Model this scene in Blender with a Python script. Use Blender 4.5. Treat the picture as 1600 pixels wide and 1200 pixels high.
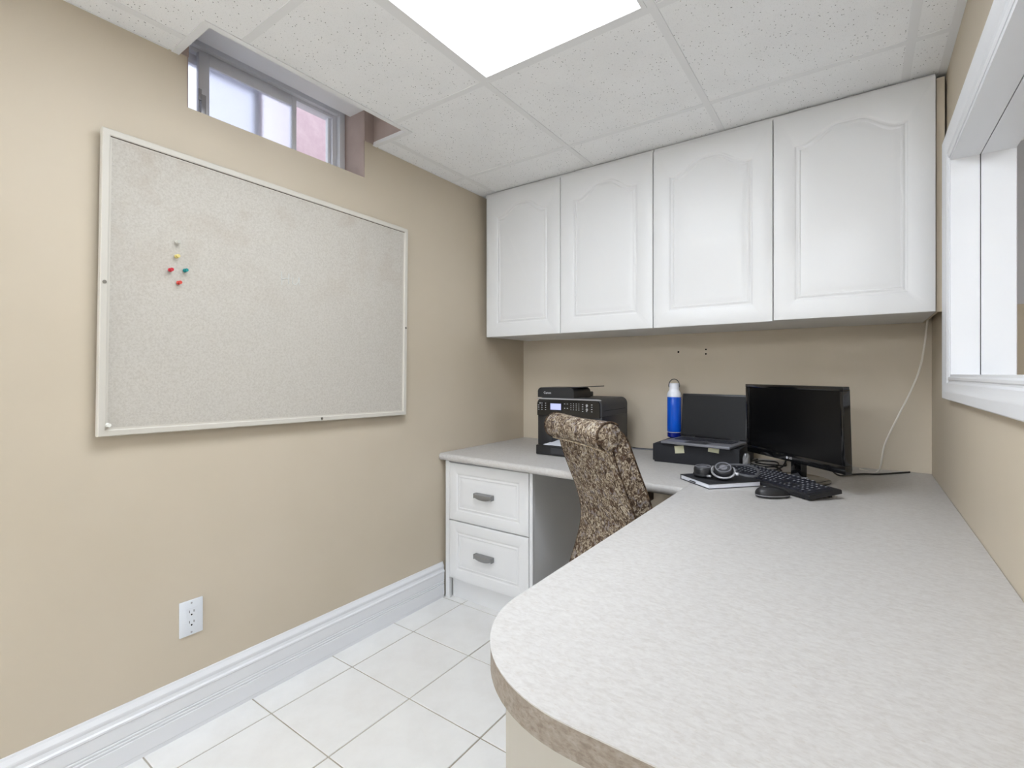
import bpy, bmesh, math, random
from mathutils import Vector, Matrix
from math import sin, cos, pi, radians as R

for o in list(bpy.data.objects): bpy.data.objects.remove(o)
scn = bpy.context.scene
C = scn.collection

# ------------------------------------------------------------------ camera
F_PX, YAW, HORIZON, CAM_X, CAM_H = 763.387, 0.6187, 584.72, 1.8005, 1.1723
cd = bpy.data.cameras.new('camera'); cam = bpy.data.objects.new('camera', cd); C.objects.link(cam)
cam.location = (CAM_X, 0.0, CAM_H); cam.rotation_euler = (pi/2, 0, YAW)
cd.sensor_fit = 'HORIZONTAL'; cd.sensor_width = 36.0; cd.lens = F_PX/1600*36.0
cd.shift_y = -(600-HORIZON)/1600
cd.clip_start = 0.02; cd.clip_end = 60
scn.camera = cam

# ------------------------------------------------------------------ world / exposure
w = bpy.data.worlds.new('overcast_sky'); scn.world = w; w.use_nodes = True
w.node_tree.nodes['Background'].inputs['Color'].default_value = (0.86, 0.90, 1.0, 1)
w.node_tree.nodes['Background'].inputs['Strength'].default_value = 0.92
scn.view_settings.view_transform = 'Standard'
scn.view_settings.look = 'None'
scn.view_settings.exposure = 0.77
scn.view_settings.gamma = 1.0
scn.view_settings.use_curve_mapping = False
LAMP = 7.9       # radiance of the office troffer lens
LAMP_FILL = 27.0      # radiance of unseen lamps added to flatten the office light

def ray(u, v):
    a = (u-800)/F_PX; b = (HORIZON-v)/F_PX
    return Vector((-sin(YAW)+a*cos(YAW), cos(YAW)+a*sin(YAW), b))
def onX(u, v, X):
    d = ray(u, v); t = (X-CAM_X)/d.x; return Vector((X, d.y*t, CAM_H+d.z*t))
def onY(u, v, Y):
    d = ray(u, v); t = Y/d.y; return Vector((CAM_X+d.x*t, Y, CAM_H+d.z*t))
def onZ(u, v, Z):
    d = ray(u, v); t = (Z-CAM_H)/d.z; return Vector((CAM_X+d.x*t, d.y*t, Z))

# ------------------------------------------------------------------ materials
def lin(c):
    return tuple(((x/255)/12.92 if x/255 <= .04045 else ((x/255+.055)/1.055)**2.4) for x in c)+(1,)
MATS = {}
def mat(name, col, rough=.5, metal=0, spec=.5, coat=0, trans=0, alpha=1):
    m = bpy.data.materials.new(name); m.use_nodes = True
    b = m.node_tree.nodes['Principled BSDF']
    b.inputs['Base Color'].default_value = lin(col); b.inputs['Roughness'].default_value = rough
    b.inputs['Metallic'].default_value = metal; b.inputs['Specular IOR Level'].default_value = spec
    b.inputs['Coat Weight'].default_value = coat; b.inputs['Transmission Weight'].default_value = trans
    b.inputs['Alpha'].default_value = alpha
    MATS[name] = m
    return m
def nodes(m): return m.node_tree.nodes, m.node_tree.links, m.node_tree.nodes['Principled BSDF']
def coords(m, scale=(1,1,1)):
    n, l, b = nodes(m)
    t = n.new('ShaderNodeTexCoord'); mp = n.new('ShaderNodeMapping'); mp.inputs['Scale'].default_value = scale
    l.new(t.outputs['Object'], mp.inputs['Vector']); return mp.outputs['Vector']
def noise(m, vec, scale, detail=4, rough=.55, dist=0):
    n, l, b = nodes(m); t = n.new('ShaderNodeTexNoise')
    t.inputs['Scale'].default_value = scale; t.inputs['Detail'].default_value = detail
    t.inputs['Roughness'].default_value = rough; t.inputs['Distortion'].default_value = dist
    l.new(vec, t.inputs['Vector']); return t.outputs['Fac']
def ramp(m, fac, stops, interp='LINEAR'):
    n, l, b = nodes(m); r = n.new('ShaderNodeValToRGB'); r.color_ramp.interpolation = interp
    e = r.color_ramp.elements
    while len(e) < len(stops): e.new(.5)
    for i, (p, c) in enumerate(stops): e[i].position = p; e[i].color = lin(c)
    l.new(fac, r.inputs['Fac']); return r.outputs['Color']
def mix(m, fac, a, b_, mode='MIX'):
    n, l, b = nodes(m); x = n.new('ShaderNodeMix'); x.data_type = 'RGBA'; x.blend_type = mode
    for s, i in ((fac, 0), (a, 6), (b_, 7)):
        if hasattr(s, 'is_linked'): l.new(s, x.inputs[i])
        else: x.inputs[i].default_value = s
    return x.outputs[2]
def bump(m, h, strength=.2, dist=.001):
    n, l, b = nodes(m); x = n.new('ShaderNodeBump'); x.inputs['Strength'].default_value = strength
    x.inputs['Distance'].default_value = dist; l.new(h, x.inputs['Height']); l.new(x.outputs['Normal'], b.inputs['Normal'])
def base(m, col):
    n, l, b = nodes(m); l.new(col, b.inputs['Base Color'])

WALL = (203, 191, 172)
m = mat('wall_paint', WALL, .55, spec=.3); v = coords(m)
base(m, ramp(m, noise(m, v, 1.7, 3), [(.3, (201,189,169)), (.7, (206,194,175))])); bump(m, noise(m, v, 260, 2), .08, .0006)
m = mat('grey_paint', (204,204,208), .6, spec=.3); v = coords(m); bump(m, noise(m, v, 240, 2), .08, .0006)
m = mat('taupe_board', (176,160,152), .8, spec=.1); v = coords(m); base(m, ramp(m, noise(m, v, 6, 3), [(.3,(170,153,144)),(.7,(184,168,161))]))
m = mat('white_trim', (233,234,237), .34, spec=.4); v = coords(m); bump(m, noise(m, v, 60, 2), .04, .0005)
m = mat('white_foil', (222,222,222), .38, spec=.4); v = coords(m); bump(m, noise(m, v, 90, 2), .03, .0004)
m = mat('grey_carcase', (232,232,232), .5, spec=.3); v = coords(m); bump(m, noise(m, v, 90, 2), .03, .0004)
m = mat('dark_gap', (34,32,30), .9, spec=.1); v = coords(m); bump(m, noise(m, v, 50, 2), .03)
# acoustic ceiling tile: pale mineral fibre with small pits
m = mat('acoustic_tile', (228,228,228), .9, spec=.08); v = coords(m)
n_, l_, b_ = nodes(m)
vo = n_.new('ShaderNodeTexVoronoi'); vo.inputs['Scale'].default_value = 88; vo.inputs['Randomness'].default_value = 1
l_.new(v, vo.inputs['Vector'])
pit = ramp(m, vo.outputs['Distance'], [(.0,(0,0,0)),(.10,(0,0,0)),(.17,(255,255,255))])
gate = ramp(m, noise(m, v, 34, 2), [(.43,(255,255,255)),(.49,(0,0,0))])
pits = mix(m, 1.0, pit, gate, 'LIGHTEN')
vo2 = n_.new('ShaderNodeTexVoronoi'); vo2.inputs['Scale'].default_value = 260; l_.new(v, vo2.inputs['Vector'])
pin = ramp(m, vo2.outputs['Distance'], [(.0,(170,170,170)),(.16,(170,170,170)),(.26,(255,255,255))])
tone = ramp(m, noise(m, v, 5, 3), [(.3,(243,243,243)),(.7,(248,248,248))])
c1 = mix(m, 1.0, tone, mix(m, .25, (1,1,1,1), pin), 'MULTIPLY')
base(m, mix(m, pits, lin((118,116,114)), c1)); bump(m, pits, .35, .002)
m = mat('grid_white', (236,236,236), .5, spec=.3); v = coords(m); bump(m, noise(m, v, 40, 2), .03)
# porcelain floor
m = mat('floor_tile', (226,224,220), .3, spec=.45); v = coords(m)
base(m, ramp(m, noise(m, v, 7, 6, .65), [(.25,(226,224,221)),(.55,(233,232,230)),(.8,(237,236,234))])); bump(m, noise(m, v, 40, 4), .04, .001)
m = mat('grout', (176,168,154), .9, spec=.1); v = coords(m)
base(m, ramp(m, noise(m, v, 3, 3), [(.3,(160,151,136)),(.7,(196,190,178))]))
# laminate worktop: pale grey with short streaky flecks
def laminate(name, tones, rough):
    m = mat(name, tones[1], rough, spec=.4); v = coords(m, (1, 1.9, 1.9))
    a = ramp(m, noise(m, v, 78, 6, .62, .4), [(.32,tones[0]),(.5,tones[1]),(.72,tones[2])])
    v2 = coords(m, (1, 3.0, 3.0))
    f = ramp(m, noise(m, v2, 95, 3, .6), [(.60,(0,0,0)),(.74,(255,255,255))])
    base(m, mix(m, f, a, lin(tones[3])))
laminate('laminate', ((184,180,176),(193,190,187),(201,199,196),(184,177,170)), .42)
laminate('laminate_edge', ((124,112,100),(143,132,120),(160,150,139),(120,103,88)), .5)
m = mat('end_panel', (180,175,165), .5, spec=.3); v = coords(m); bump(m, noise(m, v, 60, 2), .04)
# notice board fabric
m = mat('board_fabric', (201,198,191), .9, spec=.1); v = coords(m)
n_, l_, b_ = nodes(m)
g = ramp(m, noise(m, v, 170, 3, .7), [(.30,(182,176,166)),(.55,(195,190,181)),(.8,(202,198,190))])
st = ramp(m, noise(m, v, 7, 5, .65), [(.50,(0,0,0)),(.64,(255,255,255))])
sep = n_.new('ShaderNodeSeparateXYZ'); l_.new(v, sep.inputs[0])
corner = n_.new('ShaderNodeMapRange'); corner.inputs['From Min'].default_value = -.15; corner.inputs['From Max'].default_value = .45
l_.new(sep.outputs['Z'], corner.inputs['Value'])
mm = n_.new('ShaderNodeMath'); mm.operation = 'MULTIPLY'; l_.new(corner.outputs['Result'], mm.inputs[0])
bw = n_.new('ShaderNodeRGBToBW'); l_.new(st, bw.inputs[0]); l_.new(bw.outputs[0], mm.inputs[1])
mm2 = n_.new('ShaderNodeMath'); mm2.operation = 'MULTIPLY'; mm2.inputs[1].default_value = .34; l_.new(mm.outputs[0], mm2.inputs[0])
base(m, mix(m, mm2.outputs[0], g, lin((168,154,138)))); bump(m, noise(m, v, 190, 3, .7), .25, .0012)
m = mat('board_frame', (205,200,190), .5, spec=.35); v = coords(m); bump(m, noise(m, v, 50, 2), .03)
# chair fabric
m = mat('damask', (130,110,88), .85, spec=.15); v = coords(m)
n_, l_, b_ = nodes(m)
f1 = ramp(m, noise(m, v, 62, 4, .6, 1.8), [(.39,(62,49,40)),(.48,(102,86,71)),(.57,(160,146,126)),(.70,(202,194,178))])
vo = n_.new('ShaderNodeTexVoronoi'); vo.inputs['Scale'].default_value = 22; l_.new(v, vo.inputs['Vector'])
spot = ramp(m, vo.outputs['Distance'], [(.20,(255,255,255)),(.30,(0,0,0))])
f2 = mix(m, mix(m, .75, (0,0,0,1), spot), f1, lin((72,50,38)))
gz = ramp(m, noise(m, v, 50, 2, .5, .8), [(.56,(0,0,0)),(.66,(255,255,255))])
base(m, mix(m, mix(m, .55, (0,0,0,1), gz), f2, lin((150,144,146)))); bump(m, noise(m, v, 500, 3), .35, .001)
m = mat('piping_dark', (62,48,38), .8, spec=.15); v = coords(m); base(m, ramp(m, noise(m, v, 90, 2), [(.4,(40,30,24)),(.6,(96,78,62))]))
m = mat('piping_pale', (190,176,150), .8, spec=.15); v = coords(m); base(m, ramp(m, noise(m, v, 90, 2), [(.4,(150,130,104)),(.6,(208,196,174))]))
m = mat('dark_wood', (62,38,26), .45); v = coords(m, (1,1,.2)); base(m, ramp(m, noise(m, v, 60, 4), [(.35,(46,27,18)),(.65,(84,54,38))]))
# plastics and metals
def plain(name, col, rough, **k):
    m = mat(name, col, rough, **k); v = coords(m); bump(m, noise(m, v, 900, 2), .04, .0003); return m
plain('black_plastic', (30,30,33), .42); plain('black_gloss', (14,14,16), .12, coat=.5); plain('black_matte', (34,35,39), .62)
plain('charcoal', (52,53,57), .45); plain('screen_off', (11,11,12), .22, spec=.3); plain('laptop_screen', (26,27,30), .5, spec=.3)
plain('laptop_grey', (124,124,131), .5, metal=.1); plain('key_cap', (32,34,44), .5); plain('laptop_key', (44,45,54), .5)
plain('headband_grey', (78,79,84), .45); plain('legend', (214,216,224), .6); plain('logo_grey', (206,206,210), .4); plain('brushed_nickel', (150,150,150), .38, metal=.75)
plain('silver', (176,176,180), .35, metal=.6); plain('bottle_white', (236,238,246), .35); plain('outlet_white', (226,230,236), .35)
plain('cord_black', (20,20,21), .5); plain('cord_white', (226,220,208), .5); plain('paper', (232,234,242), .8)
plain('tape', (214,212,182), .7); plain('chalk', (204,204,200), .9); plain('box_black', (33,34,40), .7)
plain('pin_red', (190,36,52), .35); plain('pin_coral', (206,70,58), .35); plain('pin_teal', (20,134,134), .35); plain('pin_yellow', (214,196,120), .35)
plain('pin_white', (232,232,224), .35); plain('pin_clear', (196,194,184), .25); plain('steel', (130,126,118), .4, metal=.8)
plain('brass', (150,120,70), .4, metal=.7); plain('wrap', (150,150,152), .25, metal=.3); plain('vinyl', (236,238,244), .3)
m = mat('bottle_blue', (14,104,240), .12, coat=.4, trans=.35); nodes(m)[2].inputs['IOR'].default_value = 1.4; v = coords(m); bump(m, noise(m, v, 30, 2), .02)
m = mat('bottle_navy', (8,30,128), .15, coat=.4); v = coords(m); bump(m, noise(m, v, 30, 2), .02)
m = mat('glass_clear', (250,252,255), .02, trans=1); nodes(m)[2].inputs['IOR'].default_value = 1.02; v = coords(m); bump(m, noise(m, v, 3, 2), .01)
m = mat('glass_frosted', (246,248,255), .75, trans=1); nodes(m)[2].inputs['IOR'].default_value = 1.3; v = coords(m); bump(m, noise(m, v, 500, 2), .5, .002)
m = mat('pink_render', (228,205,212), .9, spec=.1); v = coords(m); base(m, ramp(m, noise(m, v, 9, 5, .7), [(.3,(216,190,200)),(.7,(234,213,219))]))
m = mat('gravel', (200,200,200), .95); v = coords(m); base(m, ramp(m, noise(m, v, 60, 4), [(.3,(170,170,172)),(.7,(222,222,224))]))
def emit(name, col, strength, pattern=0):
    m = bpy.data.materials.new(name); m.use_nodes = True; n, l = m.node_tree.nodes, m.node_tree.links
    n.remove(n['Principled BSDF']); e = n.new('ShaderNodeEmission')
    e.inputs['Color'].default_value = lin(col); e.inputs['Strength'].default_value = strength
    if pattern:
        t = n.new('ShaderNodeTexCoord'); k = n.new('ShaderNodeTexChecker'); k.inputs['Scale'].default_value = pattern
        k.inputs['Color1'].default_value = lin(col); k.inputs['Color2'].default_value = lin(tuple(int(x*.97) for x in col))
        l.new(t.outputs['Object'], k.inputs['Vector']); l.new(k.outputs['Color'], e.inputs['Color'])
    l.new(e.outputs[0], n['Material Output'].inputs['Surface']); MATS[name] = m
emit('lamp_lens', (240,247,255), LAMP, 180)
emit('fill_lamp_lens', (240,247,255), LAMP_FILL, 180)  # glow of the unseen lamps added as fill
emit('lcd', (186,192,240), .75)

# ------------------------------------------------------------------ mesh helpers
class MB:
    def __init__(s): s.v = []; s.f = []
    def add(s, vs, fs, M=None):
        o = len(s.v); s.v += [tuple(M @ Vector(p)) if M else tuple(p) for p in vs]; s.f += [tuple(i+o for i in f) for f in fs]; return s
    def bm(s, b, M=None):
        b.verts.index_update()
        s.add([x.co.copy() for x in b.verts], [[x.index for x in f.verts] for f in b.faces], M); b.free(); return s
    def box(s, lo, hi, bev=0, seg=2, M=None):
        b = bmesh.new(); bmesh.ops.create_cube(b, size=1)
        for x in b.verts: x.co = Vector([(lo[i]+hi[i])/2+x.co[i]*(hi[i]-lo[i]) for i in range(3)])
        if bev: bmesh.ops.bevel(b, geom=b.edges[:], offset=bev, segments=seg, profile=.5, affect='EDGES')
        return s.bm(b, M)
    def loops(s, L, cap0=True, cap1=True, M=None, closed=True):
        n = len(L[0]); vs = [p for l in L for p in l]; fs = []
        for k in range(len(L)-1):
            for i in range(n if closed else n-1):
                j = (i+1) % n; fs.append((k*n+i, k*n+j, (k+1)*n+j, (k+1)*n+i))
        if cap0: fs.append(tuple(range(n-1, -1, -1)))
        if cap1: fs.append(tuple((len(L)-1)*n+i for i in range(n)))
        return s.add(vs, fs, M)
    def lathe(s, prof, n=24, M=None, cap0=True, cap1=True):
        return s.loops([[(r*cos(2*pi*i/n), r*sin(2*pi*i/n), z) for i in range(n)] for r, z in prof], cap0, cap1, M)
    def cyl(s, p, q, r, n=12, r2=None):
        p, q = Vector(p), Vector(q); d = q-p; M = Matrix.Translation(p) @ d.to_track_quat('Z', 'Y').to_matrix().to_4x4()
        return s.lathe([(r, 0), (r if r2 is None else r2, d.length)], n, M)
    def tube(s, pts, r, n=8, sub=6):
        P = [Vector(p) for p in pts]; Q = []
        if sub > 1 and len(P) > 2:
            for i in range(len(P)-1):
                a, b, c, d = P[max(i-1,0)], P[i], P[i+1], P[min(i+2,len(P)-1)]
                for k in range(sub):
                    t = k/sub; Q.append(.5*((2*b)+(c-a)*t+(2*a-5*b+4*c-d)*t*t+(3*b-a-3*c+d)*t**3))
            Q.append(P[-1])
        else: Q = P
        L = []; up = None
        for i, p in enumerate(Q):
            t = (Q[min(i+1,len(Q)-1)]-Q[max(i-1,0)]).normalized()
            if up is None:
                up = t.orthogonal().normalized()
            up = (up-t*up.dot(t)).normalized(); sd = t.cross(up)
            L.append([p+up*(r*cos(2*pi*k/n))+sd*(r*sin(2*pi*k/n)) for k in range(n)])
        return s.loops(L)
    def prism(s, poly, z0, z1, M=None):
        return s.loops([[(x, y, z0) for x, y in poly], [(x, y, z1) for x, y in poly]], M=M)
    def build(s, name, m, parent=None, smooth=False, ang=40):
        me = bpy.data.meshes.new(name); me.from_pydata(s.v, [], s.f)
        b = bmesh.new(); b.from_mesh(me); bmesh.ops.recalc_face_normals(b, faces=b.faces[:]); b.to_mesh(me); b.free()
        if smooth:
            me.shade_smooth(); me.set_sharp_from_angle(angle=R(ang))
        me.materials.append(MATS[m]); o = bpy.data.objects.new(name, me); C.objects.link(o)
        if parent: o.parent = parent
        return o
def tag(o, label, cat, group=None):
    o['label'] = label; o['category'] = cat
    if group: o['group'] = group
    return o
def thing(name, loc, label=None, cat=None, rz=0, group=None):
    o = bpy.data.objects.new(name, None); C.objects.link(o); o.location = loc; o.rotation_euler = (0,0,rz); o.empty_display_size = .05
    if label: tag(o, label, cat, group)
    return o
def struct(o, label=None):
    o['kind'] = 'structure'
    if label: o['label'] = label
    return o
def child(name, o_src, parent, loc, rot=None):
    o = bpy.data.objects.new(name, o_src.data); C.objects.link(o); o.parent = parent; o.location = loc
    if rot: o.rotation_euler = rot
    return o
def text(body, size, name, m, parent, loc, rot, depth=.0004, align='CENTER'):
    cu = bpy.data.curves.new('t', 'FONT'); cu.body = body; cu.size = size; cu.extrude = depth; cu.align_x = align; cu.align_y = 'CENTER'
    t = bpy.data.objects.new('t', cu); C.objects.link(t)
    dg = bpy.context.evaluated_depsgraph_get(); me = bpy.data.meshes.new_from_object(t.evaluated_get(dg))
    bpy.data.objects.remove(t); bpy.data.curves.remove(cu)
    me.materials.clear(); me.materials.append(MATS[m])
    o = bpy.data.objects.new(name, me); C.objects.link(o); o.parent = parent; o.location = loc; o.rotation_euler = rot
    return o

# ------------------------------------------------------------------ room dimensions
XR, YB, YF = 2.0435, 2.659, -5.2          # right wall, back wall, far wall behind the camera
YE, ZN = -.455, 2.35                       # opening onto an unseen larger room, added for flatter light; ceiling height there
ZC, ZP = 2.2105, 2.46                     # dropped ceiling, slab above it
WY0, WY1, WZ0, WZ1 = .688, 1.396, 2.05, 2.40   # basement window opening
NX, NY0, NY1 = .215, .665, 1.44           # notch cut in the dropped ceiling
PY0, PY1, PZ0, PZ1 = .55, 2.07, 1.165, 1.86    # pass-through opening
XO = 4.6                                  # far side of the next room
YO = 3.5

wl = MB()
wl.box((-.26, YF-.1, -.1), (0, YB+.12, WZ0)); wl.box((-.26, YF-.1, WZ0), (0, WY0, ZP)); wl.box((-.26, YF-.1, ZP), (0, YE, ZN)); wl.box((-.26, WY1, WZ0), (0, YB+.12, ZP)); wl.box((-.26, WY0, WZ1), (0, WY1, ZP))
wall_left = struct(wl.build('wall_left', 'wall_paint'))
wall_back = struct(MB().box((0, YB, -.1), (XR+.127, YB+.12, ZP)).build('wall_back', 'wall_paint'))
wr = MB(); X1 = XR+.127
wr.box((XR, YE, -.1), (X1, YB, PZ0)); wr.box((XR, YE, PZ1), (X1, YB, ZP)); wr.box((XR, YE, PZ0), (X1, PY0, PZ1)); wr.box((XR, PY1, PZ0), (X1, YB, PZ1))
wall_right = struct(wr.build('wall_right', 'wall_paint'))
wall_front = struct(MB().box((0, YF-.1, -.1), (XO, YF, ZN)).build('wall_front', 'white_trim'))  # unseen end wall, made white to bounce neutral fill
# next room seen through the pass-through, extended unseen behind the office to light it
on = MB(); on.box((X1, YO, -.1), (XO, YO+.1, 1.527)); on.box((XO, YF-.1, -.1), (XO+.1, YO+.1, ZN)); on.box((X1-.1, YB+.12, -.1), (X1, YO+.1, ZN)); on.box((X1-.1, YE-.1, ZP), (X1, YB+.12, ZN)); on.box((0, YE-.1, ZC-.002), (X1-.1, YE, ZN))
struct(on.build('wall_next_room', 'wall_paint'))
struct(MB().box((X1, YO-.004, 1.527), (XO, YO+.1, ZN)).build('wall_next_room_upper', 'grey_paint'))
struct(MB().box((X1, YF, -.1), (XO, YO, -.0)).build('floor_next_room', 'floor_tile'))
struct(MB().box((-.1, YF-.1, ZN), (XO+.1, YO+.1, ZN+.1)).build('ceiling_next_room', 'grid_white'))

# marks left on the back wall under the cupboards
for (u, vv, s) in ((1060, 550, .005), (1103, 546, .0045), (1103, 553, .0045)):
    p = onY(u, vv, YB); h = MB().cyl((p.x, YB-.0015, p.z), (p.x, YB+.002, p.z), s, 10).build('screw_hole', 'dark_gap', wall_back)
p0, p1 = onY(1050, 574, YB), onY(1069, 590, YB)
fr = MB(); fr.box((p0.x, YB-.0012, p0.z-.004), (p1.x, YB+.001, p0.z)); fr.box((p0.x, YB-.0008, p1.z), (p0.x+.003, YB+.001, p0.z)); fr.box((p1.x-.003, YB-.0008, p1.z), (p1.x, YB+.001, p0.z))
fr.build('paint_ridge', 'wall_paint', wall_back)

# ------------------------------------------------------------------ floor
floor = struct(MB().box((0, YF, -.1), (XR, YB, -.0025)).build('floor', 'grout'))
TP, TX, TY, GR = .3301, .1433, .5638, .0048
rnd = random.Random(4)
def clip_rects(x0, x1, y0, y1, cut=None):
    if not cut or cut[0] >= x1 or cut[1] <= x0 or cut[2] >= y1 or cut[3] <= y0: return [(x0, x1, y0, y1)]
    a, b, c, d = cut; out = []
    if a > x0: out.append((x0, a, y0, y1))
    if b < x1: out.append((b, x1, y0, y1))
    lo, hi = max(x0, a), min(x1, b)
    if c > y0: out.append((lo, hi, y0, c))
    if d < y1: out.append((lo, hi, d, y1))
    return [r for r in out if r[1]-r[0] > .004 and r[3]-r[2] > .004]
cells = {}
for i in range(-1, 7):
    for j in range(-10, 8):
        x0, x1 = max(TX+i*TP+GR/2, .001), min(TX+(i+1)*TP-GR/2, XR-.001); y0, y1 = max(TY+j*TP+GR/2, YF+.001), min(TY+(j+1)*TP-GR/2, YB-.001)
        if x1-x0 < .01 or y1-y0 < .01: continue
        k = (round(x1-x0, 3), round(y1-y0, 3)); t = MB().box((-(x1-x0)/2, -(y1-y0)/2, -.011), ((x1-x0)/2, (y1-y0)/2, 0), .0012, 1) if k not in cells else None
        if t: o = cells[k] = t.build('floor_tile', 'floor_tile', floor); o.location = ((x0+x1)/2, (y0+y1)/2, 0)
        else: o = child('floor_tile', cells[k], floor, ((x0+x1)/2, (y0+y1)/2, 0))
        o.location.z = rnd.uniform(-.0004, .0004)

# ------------------------------------------------------------------ dropped ceiling
ceil = struct(MB().box((0, YE, ZP), (XR, YB, ZP+.1)).build('ceiling', 'grid_white'))
GX = [.0, .1018, .7118, 1.3218, 1.9318, XR]
GY = [YE, .159, .760, 1.3617, 1.9635, YB]
CUT = (-.1, NX+.003, NY0-.003, NY1+.003)
lights = []
for i in range(5):
    for j in range(5):
        if i == 2 and j in (1, 2): continue
        r = MB()
        for (x0, x1, y0, y1) in clip_rects(GX[i]+.0015, GX[i+1]-.0015, GY[j]+.0015, GY[j+1]-.0015, CUT): r.box((x0, y0, ZC+.0012), (x1, y1, ZC+.016))
        if r.v: r.build('ceiling_tile', 'acoustic_tile', ceil)
FW = .012
def bar(x0, y0, x1, y1, w=FW, z=ZC-.0008, name='grid_bar'):
    r = MB()
    if x0 == x1: r.box((x0-w, y0, z), (x0+w, y1, z+.0018)); r.box((x0-.003, y0, z+.0018), (x0+.003, y1, z+.035))
    else: r.box((x0, y0-w, z), (x1, y0+w, z+.0018)); r.box((x0, y0-.003, z+.0018), (x1, y0+.003, z+.035))
    return r.build(name, 'grid_white', ceil)
for i in (1, 2, 3, 4):
    if i == 1: bar(GX[1], YE, GX[1], NY0-.004); bar(GX[1], NY1+.004, GX[1], YB)
    else: bar(GX[i], YE, GX[i], YB)
for j in range(1, 5):
    for i in range(5):
        if i == 2 and j == 2: continue
        x0, x1 = GX[i]+FW, GX[i+1]-FW
        if i == 0: x0 = 0
        if i == 4: x1 = XR
        if NY0 < GY[j] < NY1:
            if i == 0: continue
            if i == 1: x0 = NX+.016
        bar(x0, GY[j], x1, GY[j], z=ZC-.0004)
r = MB().box((XR-.022, YE, ZC-.001), (XR, YB, ZC+.001)).build('wall_angle', 'grid_white', ceil)
MB().box((0, YE, ZC-.001), (.006, NY0-.03, ZC+.001)).build('wall_angle', 'grid_white', ceil)
MB().box((0, NY1+.03, ZC-.001), (.006, YB, ZC+.001)).build('wall_angle', 'grid_white', ceil)
# angle trim round the notch below the window and its boxing above
nt = MB(); wv = .022
for a, b in (((0, NY0-wv, ZC-.002), (NX+wv, NY0, ZC+.0005)), ((0, NY1, ZC-.002), (NX+wv, NY1+wv, ZC+.0005)), ((NX, NY0, ZC-.002), (NX+wv, NY1, ZC+.0005)),
             ((0, NY0-.003, ZC), (NX, NY0, ZC+.012)), ((0, NY1, ZC), (NX, NY1+.003, ZC+.012)), ((NX, NY0-.003, ZC), (NX+.003, NY1+.003, ZC+.012))): nt.box(a, b)
struct(nt.build('trim_1', 'grid_white'), 'white metal angle edging the cut-out in the dropped ceiling')
bx = MB()
bx.box((0, NY0-.012, ZC+.016), (NX+.012, NY0-.003, WZ1+.02)); bx.box((0, NY1+.003, ZC+.016), (NX+.012, NY1+.012, WZ1+.02)); bx.box((NX+.003, NY0-.003, ZC+.016), (NX+.012, NY1+.003, WZ1+.02)); bx.box((0, NY0-.012, WZ1+.02), (NX+.012, NY1+.012, WZ1+.032)); bx.box((.0005, WY1-.004, ZC+.004), (.004, NY1+.003, WZ1+.02)); bx.box((.0005, NY0-.003, ZC+.004), (.004, WY0+.004, WZ1+.02)); bx.box((.0005, WY0+.004, WZ1-.006), (.004, WY1-.004, WZ1+.02))
struct(bx.build('trim_2', 'taupe_board'), 'taupe boxing above the ceiling cut-out')
lin_ = MB(); lin_.box((-.139, WY1-.004, WZ0), (-.001, WY1, WZ1)); lin_.box((-.139, WY0, WZ0), (-.001, WY0+.004, WZ1))
struct(lin_.build('trim_3', 'taupe_board'), 'mauve-taupe reveal board beside the basement window')
hd = MB().box((-.139, WY0+.004, WZ1-.006), (0, WY1-.004, WZ1)); struct(hd.build('trim_4', 'white_trim'), 'white head lining of the basement window')

# ------------------------------------------------------------------ basement slider window
win = struct(thing('window_1', (-.17, 0, 0)), 'narrow white sliding basement window set in a ceiling cut-out')
f = MB(); x0, x1 = -.045, .031
f.box((x0, WY0+.002, WZ0-.002+.002), (x1, WY0+.05, WZ1), .003); f.box((x0, WY1-.032, WZ0), (x1, WY1-.002, WZ1), .003)
f.box((x0, WY0+.05, WZ1-.045), (x1, WY1-.032, WZ1), .003); f.box((x0, WY0+.05, WZ0), (x1, WY1-.032, WZ0+.03), .003)
f.box((x0+.01, WY1-.055, WZ0), (x1-.02, WY1-.032, WZ1), .002); f.box((x0+.02, WY1-.068, WZ0), (x1-.035, WY1-.055, WZ1), .002); f.box((x0+.01, WY0+.05, WZ1-.06), (x1-.02, WY1-.05, WZ1-.045), .002)
f.build('window_frame', 'vinyl', win, True)
def sash(ya, yb, xa, xb, glass, st=.036, st2=.02):
    s_ = MB(); zt, zb = WZ1-.058, WZ0+.03
    s_.box((xa, ya, zb), (xb, ya+st, zt), .002); s_.box((xa, yb-st2, zb), (xb, yb, zt), .002); s_.box((xa, ya+st, zt-.038), (xb, yb-st2, zt), .002); s_.box((xa, ya+st, zb), (xb, yb-st2, zb+.03), .002)
    o = s_.build('sash', 'vinyl', win, True)
    MB().box(((xa+xb)/2-.002, ya+st-.003, zb+.025), ((xa+xb)/2+.002, yb-st2+.003, zt-.033)).build('pane', glass, o)
    return o
s1 = sash(.783, 1.160, .000, .022, 'glass_frosted')
la = MB(); la.box((.022, .786, 2.115), (.034, .803, 2.185), .002); la.box((.03, .776, 2.16), (.038, .787, 2.20), .002); la.build('latch', 'silver', s1, True)
s2 = sash(.735, 1.03, -.034, -.012, 'glass_frosted', .02, .032)
# outside: the window well
struct(MB().box((-1.05, 1.60, 1.4), (-.95, 2.7, 3.4)).build('wall_window_well', 'pink_render'), 'pink rendered wall outside the basement window')
struct(MB().box((-3.0, -.6, 1.3), (-.27, 3.4, 1.4)).build('floor_window_well', 'gravel'))
struct(MB().box((-.95, 2.05, 1.4), (-.93, 2.13, 3.4)).build('trim_5', 'vinyl'), 'white strip on the pink wall outside')

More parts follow.
